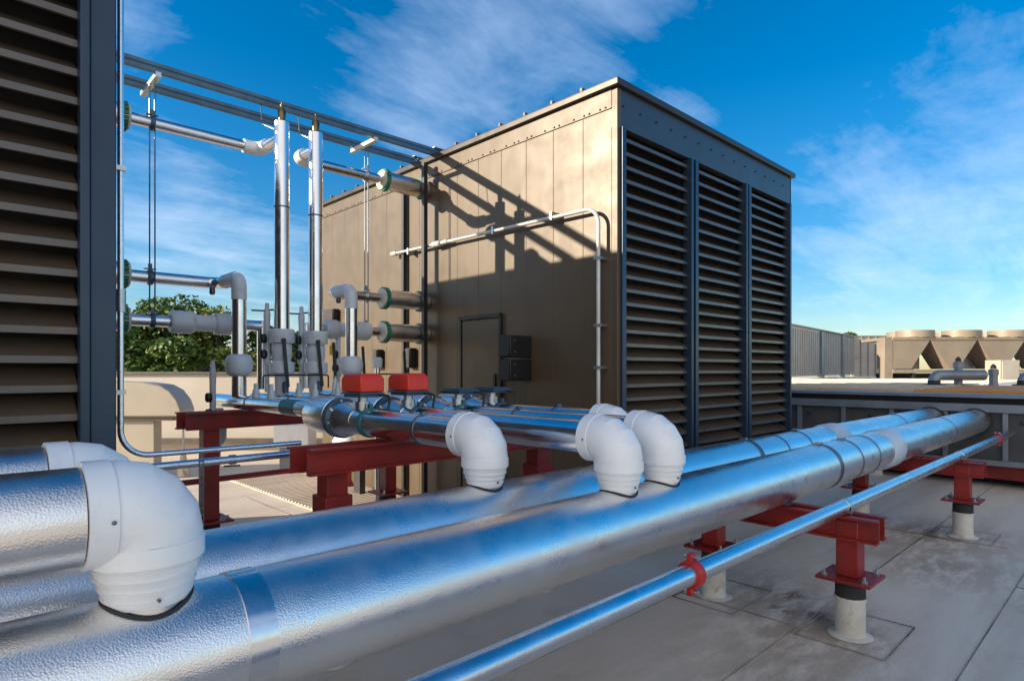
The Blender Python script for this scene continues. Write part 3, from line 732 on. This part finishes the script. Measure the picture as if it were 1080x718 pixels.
for k in range(22):
    m_.box(.963, 3.222, zz-.032, .968, 3.226, zz).box(.982, 3.222, zz-.032, .987, 3.226, zz).box(.969, 3.222, zz-.009, .981, 3.226, zz); zz -= .033
m_.build('strap', M['greyband'], ch)

# condensate drop hanging behind beam
cdp = thing('drain_trap', (1.88, 5.75, 0), 'pale funnel shaped drain fitting hanging left behind the far red leg', 'drain')
MB().lathe((1.86, 5.75, .62), (0,0,1), [(0,.02),(.12,.022),(.12,.035),(.30,.04),(.36,.085),(.55,.09),(.58,.06),(.64,.06)], 24).build('funnel', M['pvcgrey'], cdp)
MB().bar((1.92, 5.74, .74), (2.05, 5.70, .74), .014).build('handle', M['black'], cdp)
rl = thing('gas_pipe', (2.6, 7.2, .35), 'thin rusty red pipe running low across the back of the alley', 'pipe')
MB().tube([(.7, 7.0, .42), (2.5, 7.0, .42), (4.1, 7.0, .42)], .032, 16).build('tube', M['red'], rl)
m_ = MB()
for x in (1.0, 4.0): m_.box(x-.03, 6.95, .002, x+.05, 7.1, .385)
m_.split('foot_block', M['rubber'], rl)

# ribbed walkway mat
wm = thing('walkway_mat', (3.1, 6.4, 0), 'ribbed grey walkway mat lying on the alley roof', 'mat')
MB().box(3.15, 5.9, .012, 4.12, 9.2, .022).build('base', M['roof'], wm)
m_ = MB(); y = 5.93
while y < 9.15: m_.box(3.17, y, .0225, 4.10, y+.035, .034); y += .085
m_.build('ribs', M['roof'], wm)

# hood unit behind left
hd = thing('exhaust_hood', S(-6.1, 9.4, 0), 'beige rounded exhaust hood behind the left unit in front of the parapet', 'exhaust hood')
def scr_prism(poly, d0, d1):   # poly in (lat,z), extruded over distance
    n = len(poly); vs = [S(a, d0, z) for a, z in poly]+[S(a, d1, z) for a, z in poly]
    return MB().add(vs, [tuple(range(n)), tuple(range(n, 2*n))[::-1]]+[(i, n+i, n+(i+1) % n, (i+1) % n) for i in range(n)])
pl = [(-8.5,.92),(-4.86,.92),(-4.80,1.0),(-4.86,1.16),(-4.97,1.30),(-5.12,1.38),(-5.4,1.42),(-6.3,1.445),(-8.5,1.45)]
scr_prism(pl, 8.9, 9.3).build('hood', M['hood'], hd, .02)
scr_prism([(-8.45,.86),(-4.95,.86),(-4.95,.918),(-8.45,.918)], 8.95, 9.25).build('lip', M['cap'], hd)
scr_prism([(-8.4,.002),(-5.25,.002),(-5.25,.858),(-8.4,.858)], 9.0, 9.2).build('curb', M['hood'], hd, .01)
wa = thing('vent_stand', S(-4.93, 9.2, 0), 'slender pale vent stand right of the beige hood', 'vent')
MB().lathe(S(-4.93, 9.2, .003), (0,0,1), [(0,.09),(.22,.09),(.24,.05),(.45,.018),(.85,.014),(.9,.03),(.93,.0)], 18).build('pipe', M['stub'], wa)
# white drum and tank seen under the beam
dr = thing('white_drum', S(-3.35, 9.6, 0), 'bright white box shaped vent seen between the two red beams', 'vent')
scr_prism([(-3.70,.40),(-3.15,.40),(-3.15,.75),(-3.70,.75)], 9.5, 9.9).build('body', M['pvc'], dr, .02)
scr_prism([(-3.62,.002),(-3.25,.002),(-3.25,.398),(-3.62,.398)], 9.55, 9.85).build('stand', M['frame'], dr)
MB().lathe(S(-2.25, 8.3, .30), (0,0,1), [(0,.10),(.02,.19),(.05,.22),(.45,.22),(.50,.17),(.52,.05)], 28)
tk = thing('white_tank', S(-2.28, 8.6, 0), 'small round white tank glowing in the sun beneath the near red beam', 'tank')
MB().lathe(S(-2.28, 8.6, .20), (0,0,1), [(0,.10),(.02,.20),(.05,.23),(.42,.23),(.50,.18),(.53,.05)], 28).build('body', M['pvc'], tk)
MB().lathe(S(-2.28, 8.6, .002), (0,0,1), [(0,.2),(.197,.2)], 20).build('base', M['red'], tk)

# ================================================================== GREY FRAME WALL at the right
fw = thing('screen_wall', (10.5, 0, 0), 'grey framed wall of dark panels the big pipes run into', 'wall')
X = 10.5
MB().box(X+.02, -12, .33, X+.06, 9, 1.12).build('panel', M['panel'], fw)
MB().box(X-.08, -12, 1.02, X+.10, 9, 1.135).build('top_rail', M['frame'], fw, .008)
MB().box(X-.02, -12, 1.136, X+.5, 9, 1.215).build('shadow_gap', M['dark'], fw)
MB().box(X-.10, -12, 1.216, X+.52, 9, 1.262).build('cap', M['frame'], fw, .008)
MB().box(X-.04, -12, .30, X+.10, 9, .375).build('bottom_rail', M['frame'], fw, .006)
for k in range(24):
    y = -10.7+.67*k+.02
    MB().box(X-.05, y-.03, .376, X+.018, y+.03, 1.019).build('post', M['frame'], fw, .004)
m_ = MB()
for k in range(10): m_.lathe((X-.055, .3+.9*k, .9), (-1,0,0), [(0,.03),(.03,.03),(.04,.01)], 10)
m_.split('bolt', M['black'], fw)
MB().box(X+.16, -12, .10, X+.30, 9, .29).build('red_beam', M['red'], fw)
MB().box(X+.45, -12, .002, X+.6, 9, 1.134).build('back_panel', M['dark'], fw)
for k, y in enumerate((.95, 2.95, 4.95, -1.05, -3.05)):
    lb = ['white boot under the grey wall right of the thin pipe', 'white boot under the grey wall behind the big pipes', 'white boot under the grey wall beside the tan unit', 'white boot under the grey wall at the right picture edge', 'white boot under the grey wall beyond the right edge'][k]
    t = thing('wall_stub', (X, y, 0), lb, 'stub post', 'white boots under the grey wall')
    MB().lathe((X, y, .004), (0,0,1), [(0,.13),(.02,.10),(.2,.10),(.2,.106),(.23,.106)], 24).build('boot', M['stub'], t)
    MB().lathe((X, y, .235), (0,0,1), [(0,.08),(.06,.08)], 20).build('collar', M['rubber'], t)

# small junction on the grey wall
jb = thing('junction_box', (X-.1, 1.28, .55), 'small pale junction box on the grey wall right of the thin pipe end', 'junction box')
MB().box(X-.12, .98, .55, X-.055, 1.08, .72).build('housing', M['pvcgrey'], jb, .005)
MB().box(X-.128, .99, .56, X-.1205, 1.07, .71).build('lid', M['pvcgrey'], jb, .002)

# gooseneck pipes on the upper roof
def goose(l, d, h, l2, z2, r, lb):
    a = S(l, d, 1.30); t = thing('gooseneck_pipe', a, lb, 'vent pipe', 'grey pipes on the upper roof')
    MB().tube(arc_path([S(l, d, 1.30), S(l, d, z2), S(l2, d, z2)], .12, 6), r, 20).build('tube', M['frame'], t)
    MB().lathe(S(l, d, 1.30), (0,0,1), [(0,r*2),(.02,r*1.8),(.03,r*1.05),(.1,r*1.05)], 20).build('flashing', M['rubber'], t)
    return t
goose(8.05, 11.7, 0, 9.0, 1.50, .10, 'low grey gooseneck pipe on the upper roof edge, left one')
goose(9.75, 11.7, 0, 10.45, 1.49, .09, 'low grey gooseneck pipe on the upper roof edge, right one')
for l, z, lb in ((8.62, 1.76, 'short grey capped vent pipe standing left on the upper roof'), (9.3, 1.62, 'short grey capped vent pipe standing right on the upper roof')):
    a = S(l, 11.85, 1.3); t = thing('vent_pipe', a, lb, 'vent pipe', 'grey pipes on the upper roof')
    MB().lathe(a, (0,0,1), [(0,.09),(.03,.07),(z-1.3-.12,.07),(z-1.3-.12,.085),(z-1.3-.02,.085),(z-1.3,.05)], 20).build('tube', M['frame'], t)
    MB().lathe(a+Vector((0,0,z-1.295)), (0,0,1), [(0,.05),(.04,.05),(.09,.015)], 16).build('cap', M['black'], t)

# ================================================================== FAR SCREEN FENCE AND CHILLERS
UP = 1.27
fn = thing('screen_fence', S(9.5, 21, UP), 'ribbed grey metal screen fence far right beside the tan unit', 'fence')
A0, A1 = S(8.6, 19.5), S(15.3, 27.5)
d = (A1-A0); L = d.length; d.normalize(); nrm = Vector((-d.y, d.x, 0))
if nrm.dot(Vector((CA,SA,0))) > 0: nrm = -nrm
def seg_panels(t0, t1, zt, name, mat, pitch=.28):
    m_ = MB(); s = t0
    while s < t1:
        e = min(s+pitch*.6, t1); m_.obox(A0+d*((s+e)/2)+Vector((0,0,(UP+.12+zt)/2)), d, nrm, (0,0,1), (e-s)/2, .05, (zt-UP-.12)/2)
        e2 = min(s+pitch, t1)
        if e2 > e+.01: m_.obox(A0+d*((e+e2)/2)-nrm*.08+Vector((0,0,(UP+.12+zt)/2)), d, nrm, (0,0,1), (e2-e)/2-.001, .03, (zt-UP-.12)/2)
        s += pitch
    return m_.build(name, mat, fn)
seg_panels(.45, L*.42, 3.02, 'panel', M['fencegrey'])
seg_panels(L*.47, L*.75, 3.04, 'panel', M['fencegrey'])
seg_panels(L*.79, L, 3.06, 'panel', M['fencegrey'])
m_ = MB()
for s, w in ((.15, .25), (L*.445, .2), (L*.77, .2)): m_.obox(A0+d*s+nrm*.02+Vector((0,0,2.15)), d, nrm, (0,0,1), w, .09, .88)
m_.split('post', M['frame'], fn)
MB().obox(A0+d*.1+nrm*.14+Vector((0,0,2.17)), d, nrm, (0,0,1), .14, .06, .90).build('end_post', M['chiller'], fn)
MB().obox(A0+d*L/2+Vector((0,0,3.085)), d, nrm, (0,0,1), L/2, .12, .02).build('top_cap', M['fencegrey'], fn)
f2 = thing('screen_fence', S(15.6, 27.5, UP), 'shorter flat grey screen fence closing the corner beside the chillers', 'fence')
MB().obox(S(16.7, 27.7, 2.2), axL, axD, (0,0,1), 1.4, .06, .9).build('panel', M['fencegrey'], f2)
MB().obox(S(16.7, 27.7, 3.12), axL, axD, (0,0,1), 1.4, .1, .02).build('top_cap', M['chiller'], f2)
m_ = MB()
for k in range(9): m_.obox(S(15.4+.33*k, 27.61, 2.2), axL, axD, (0,0,1), .02, .025, .88)
m_.build('ribs', M['fencegrey'], f2)

def chiller(lat0, dep, nmod, lb):
    t = thing('chiller', S(lat0, dep, UP), lb, 'chiller')
    zt, zb = 2.67, 1.64
    MB().obox(S(lat0+.08, dep+.15, (UP+zt)/2), axL, axD, (0,0,1), .14, .15, (zt-UP)/2).build('end_post', M['chiller'], t, .01)
    W = 1.55
    # half V then full Vs
    poly = [(lat0+.23, zb), (lat0+.82, zb), (lat0+1.43, zt-.1), (lat0+.23, zt-.1)]
    scr_prism(poly, dep, dep+.9).build('coil_panel', M['chiller'], t)
    x = lat0+1.43
    for k in range(nmod):
        poly = [(x+.015, zt-.1), (x+W/2-.15, zb), (x+W/2+.15, zb), (x+W-.015, zt-.1)]
        scr_prism(poly, dep, dep+.9).build('coil_panel', M['chiller'], t); x += W
    xe = x
    scr_prism([(lat0+.2, zt-.099), (xe, zt-.099), (xe, zt), (lat0+.2, zt)], dep-.03, dep+1.8).build('top_deck', M['chiller'], t, .01)
    scr_prism([(lat0+.2, 1.50), (xe, 1.50), (xe, 1.61), (lat0+.2, 1.61)], dep-.05, dep+.05).build('frame_rail', M['chiller'], t)
    m_ = MB(); q = lat0+.9
    while q < xe: m_.obox(S(q, dep+.05, (UP+1.5)/2+.001), axL, axD, (0,0,1), .05, .05, (1.5-UP)/2-.002); q += 1.4
    m_.split('foot', M['black'], t)
    scr_prism([(lat0+.5, UP+.01), (xe, UP+.01), (xe, 1.48), (lat0+.5, 1.48)], dep+.5, dep+1.4).build('compressor_bay', M['dark'], t)
    scr_prism([(lat0+1.1, 1.63), (lat0+1.75, 1.63), (lat0+1.75, 2.15), (lat0+1.1, 2.15)], dep+1.0, dep+1.3).build('control_box', M['fencegrey'], t, .01)
    scr_prism([(lat0+2.5, 1.63), (lat0+4.2, 1.63), (lat0+4.2, 2.3), (lat0+2.5, 2.3)], dep+1.2, dep+1.5).build('back_panel', M['pvc'], t)
    f = lat0+1.23
    for k in range(nmod+1):
        for dd in (.45, 1.35):
            c = S(f+(.25 if dd > 1 else 0), dep+dd, zt+.001)
            fo = MB().ring(c+Vector((0,0,.12)), (0,0,1), .51, .56, .22, 36).build('fan_shroud', M['chiller'], t)
            g = MB()
            for r in (.15, .3, .45): g.ring(c+Vector((0,0,.215)), (0,0,1), r-.008, r+.008, .01, 24)
            g.bar(c+Vector((-.508,0,.205)), c+Vector((.508,0,.205)), .012).bar(c+Vector((0,-.508,.192)), c+Vector((0,.508,.192)), .012)
            o = g.build('grille', M['black'], fo); o.location = (0,0,0)
        f += W
    return t
chiller(12.2, 20, 3, 'tan air cooled chiller with V shaped coils and round fans on the upper roof')

# small white cabinet at right
wc = thing('cabinet', S(16.3, 18.8, UP), 'pale cabinet in front of the chiller at the right edge', 'cabinet')
MB().obox(S(15.1, 18.9, 1.59), axL, axD, (0,0,1), .30, .3, .31).build('body', M['hood'], wc, .01)
MB().obox(S(15.1, 18.58, 1.59), axL, axD, (0,0,1), .25, .012, .26).build('door', M['hood'], wc, .004)

# ================================================================== TREES
def leaves(mb, c, rad, n, size):
    for _ in range(n):
        u = Vector((random.gauss(0,1), random.gauss(0,1), random.gauss(0,1))).normalized()*(random.random()**.35)
        p = c+Vector((u.x*rad, u.y*rad, u.z*rad*.8))
        a = Vector((random.uniform(-1,1), random.uniform(-1,1), random.uniform(-.6,.6))).normalized()
        b = a.cross(Vector((random.uniform(-1,1), random.uniform(-1,1), random.uniform(-1,1)))).normalized()
        s = size*random.uniform(.6, 1.3)
        mb.add([p-a*s, p-b*s*.55, p+a*s, p+b*s*.55], [(0,1,2,3)])
def tree(loc, h, w, lm, lb, seed):
    random.seed(seed); loc = Vector(loc); t = thing('leafy_tree', loc, lb, 'tree', 'trees beyond the parapet')
    tr = MB(); lf = MB(); th = h*.45
    tr.tube([loc, loc+Vector((.1,0,th*.5)), loc+Vector((0,.1,th)), loc+Vector((.1,0,h*.8))], [.28,.22,.17,.05], 10)
    for k in range(26):
        a = random.random()*2*PI; hh = random.uniform(.32, .93)*h
        rr = w*(.25+.75*math.sin(PI*min(1, (hh/h-.2)/.8)))*random.uniform(.5, 1.0)
        tip = loc+Vector((math.cos(a)*rr, math.sin(a)*rr, hh))
        base = loc+Vector((0,0,max(th*.6, hh-rr*.7)))
        tr.tube([base, (base+tip)/2+Vector((0,0,.15)), tip], [.08,.05,.02], 6)
        leaves(lf, tip, random.uniform(.5, 1.0)*w*.38, 430, .14)
    for k in range(5): leaves(lf, loc+Vector((random.uniform(-.3,.3)*w, random.uniform(-.3,.3)*w, h*random.uniform(.5,.97))), w*.35, 420, .14)
    tr.build('trunk', M['bark'], t); lf.build('crown', lm, t, sharp=180)
T = [(-24.3,33,11.6,2.9,1,'round green tree at the far left beside the left unit'),(-20.5,31,10.9,2.8,2,'olive green tree second from the left beyond the parapet'),
     (-21.0,36,12.1,3.1,1,'taller green tree behind the second from the left'),(-17.6,32,11.4,3.2,1,'tallest dense tree under the middle crossing pipe'),
     (-14.9,31,10.9,2.9,2,'olive tree just left of the two risers'),(-12.2,33,10.5,2.9,1,'green tree showing between the two risers'),
     (-22.3,30,10.0,2.5,2,'low bushy olive tree in front at left'),(-18.9,28.5,9.6,2.4,1,'low bushy green tree in front at centre'),(-15.8,28,9.4,2.3,1,'low bushy green tree in front near the risers'),
     (-9.8,34,10.3,2.7,1,'green tree behind the right drop pipe')]
for i, (l, dd, h, w, m_, lb) in enumerate(T): tree(S(l, dd, -6), h, w, M['leaf%d' % m_], lb, 40+i)
tree(S(22.3, 41, -6), 10.5, 1.2, M['leaf1'], 'small dark treetop peeking over the grey screen fence', 77)

# ================================================================== LIGHT, SKY
SUN_EL = 16.6; SUN_AZ = -60.7      # azimuth from +Y towards +X
sd = Vector((-1, .56, .342)).normalized()
sun = bpy.data.lights.new('sun', 'SUN'); sun.energy = 5.0; sun.angle = R(.53); sun.color = (1, .86, .66)
so_ = bpy.data.objects.new('sun', sun); col.objects.link(so_); so_.rotation_euler = sd.to_track_quat('Z', 'Y').to_euler()

w = bpy.data.worlds.new('World'); scene.world = w; w.use_nodes = True
nt = w.node_tree; nt.nodes.clear()
out = N(nt, 'ShaderNodeOutputWorld'); bg = N(nt, 'ShaderNodeBackground'); nt.links.new(bg.outputs[0], out.inputs[0])
sky = N(nt, 'ShaderNodeTexSky'); sky.sky_type = 'NISHITA'; sky.sun_disc = False
sky.sun_elevation = R(SUN_EL); sky.sun_rotation = R(SUN_AZ); sky.altitude = 100; sky.air_density = 1.0; sky.dust_density = .3; sky.ozone_density = 3.0
hs = N(nt, 'ShaderNodeHueSaturation'); hs.inputs['Saturation'].default_value = 1.42; hs.inputs['Value'].default_value = 1.0; hs.inputs['Hue'].default_value = .497
nt.links.new(sky.outputs[0], hs.inputs['Color'])
tc = N(nt, 'ShaderNodeTexCoord')
nrm_ = N(nt, 'ShaderNodeVectorMath', operation='NORMALIZE'); nt.links.new(tc.outputs['Generated'], nrm_.inputs[0])
D = nrm_.outputs[0]
sep = N(nt, 'ShaderNodeSeparateXYZ'); nt.links.new(D, sep.inputs[0])
def Mth(op, a, b=0., c=0.):
    n = N(nt, 'ShaderNodeMath', operation=op)
    for i, v in enumerate((a, b, c)):
        if hasattr(v, 'links'): nt.links.new(v, n.inputs[i])
        else: n.inputs[i].default_value = v
    return n.outputs[0]
zz = Mth('ADD', Mth('MAXIMUM', sep.outputs['Z'], 0.), .16)
cmb = N(nt, 'ShaderNodeCombineXYZ'); nt.links.new(Mth('DIVIDE', sep.outputs['X'], zz), cmb.inputs[0]); nt.links.new(Mth('DIVIDE', sep.outputs['Y'], zz), cmb.inputs[1])
mp = N(nt, 'ShaderNodeMapping'); mp.inputs['Rotation'].default_value = (0,0,R(25)); mp.inputs['Scale'].default_value = (.55, 1.7, 1)
nt.links.new(cmb.outputs[0], mp.inputs[0])
n1 = noise(nt, mp.outputs[0], 1.5, 9, .62, .5)
n2 = noise(nt, cmb.outputs[0], 3.2, 10, .68, .3)
nn = Mth('ADD', Mth('MULTIPLY', n1, .65), Mth('MULTIPLY', n2, .35))
F, HZ, CX = 647., 390., 540.
def dirpx(u, v):
    s, t = (u-CX)/F, (HZ-v)/F
    return Vector((CA+SA*s, SA-CA*s, t)).normalized()
def blob(u, v, r, amt):
    sb = N(nt, 'ShaderNodeVectorMath', operation='DISTANCE'); nt.links.new(D, sb.inputs[0]); sb.inputs[1].default_value = dirpx(u, v)
    return Mth('MULTIPLY', mrange_smooth(sb.outputs['Value'], r), amt)
def mrange_smooth(v, r):
    m = N(nt, 'ShaderNodeMapRange', interpolation_type='SMOOTHSTEP'); nt.links.new(v, m.inputs[0])
    m.inputs[1].default_value = 0; m.inputs[2].default_value = r; m.inputs[3].default_value = 1; m.inputs[4].default_value = 0
    return m.outputs[0]
cov = None
for (u, v, r, a) in ((520,30,.28,.26),(590,-20,.3,.24),(460,95,.22,.22),(440,10,.2,.12),(180,220,.22,.24),(230,270,.22,.2),(130,30,.12,.16),(300,300,.2,.16),
                     (860,245,.22,.12),(950,210,.24,.22),(1060,160,.3,.25),(1000,270,.26,.08),(720,130,.14,.13),(-900,100,.9,.16)):
    b = blob(u, v, r, a); cov = b if cov is None else Mth('MAXIMUM', cov, b)
cov = Mth('ADD', cov, Mth('MULTIPLY', mrange(nt, sep.outputs['Z'], .0, .28, 1, 0), .03))
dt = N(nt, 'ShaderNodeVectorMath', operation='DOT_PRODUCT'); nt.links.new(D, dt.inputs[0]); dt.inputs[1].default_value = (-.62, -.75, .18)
dens = mrange(nt, Mth('ADD', nn, cov), .58, .98, 0, .55)
back = mrange(nt, Mth('ADD', nn, Mth('MULTIPLY', mrange(nt, dt.outputs['Value'], .12, .9, 0, 1), .46)), .60, .97, 0, .8)  # unseen bright cloud cover added behind the camera to whiten the shade light
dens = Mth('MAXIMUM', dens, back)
cloudc = mixc(nt, mrange(nt, sep.outputs['Z'], 0, .5, 0, 1), (6.4, 6.9, 7.4), (4.8, 5.8, 7.6))
cloudc = mixc(nt, mrange(nt, dt.outputs['Value'], .2, .7, 0, 1), cloudc, (8.4, 7.9, 7.2))  # warm tint of the added clouds, for highlights on the pipes
hzn = ramp(nt, sep.outputs['Z'], [(0, (.78,.76,.80)), (.35, (.94,.96,1))])
skyb = mixc(nt, 1.0, hs.outputs[0], hzn, 'MULTIPLY')
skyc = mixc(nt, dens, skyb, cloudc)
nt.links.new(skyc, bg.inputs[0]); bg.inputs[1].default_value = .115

# ================================================================== CAMERA
cam = bpy.data.cameras.new('camera'); co = bpy.data.objects.new('camera', cam); col.objects.link(co)
co.location = (0, 0, 1.6)
co.rotation_euler = (R(90), 0, math.atan2(SA, CA)-R(90))
cam.sensor_width = 36; cam.lens = 647/1080*36; cam.shift_y = 31/1080; cam.clip_start = .05; cam.clip_end = 2000
scene.camera = co
for o in bpy.data.objects:
    if '_b' in o: del o['_b']
scene.view_settings.view_transform = 'Standard'; scene.view_settings.look = 'None'; scene.view_settings.exposure = .75; scene.view_settings.gamma = 1
scene.render.engine = 'CYCLES'; scene.cycles.use_denoising = True; scene.cycles.max_bounces = 8
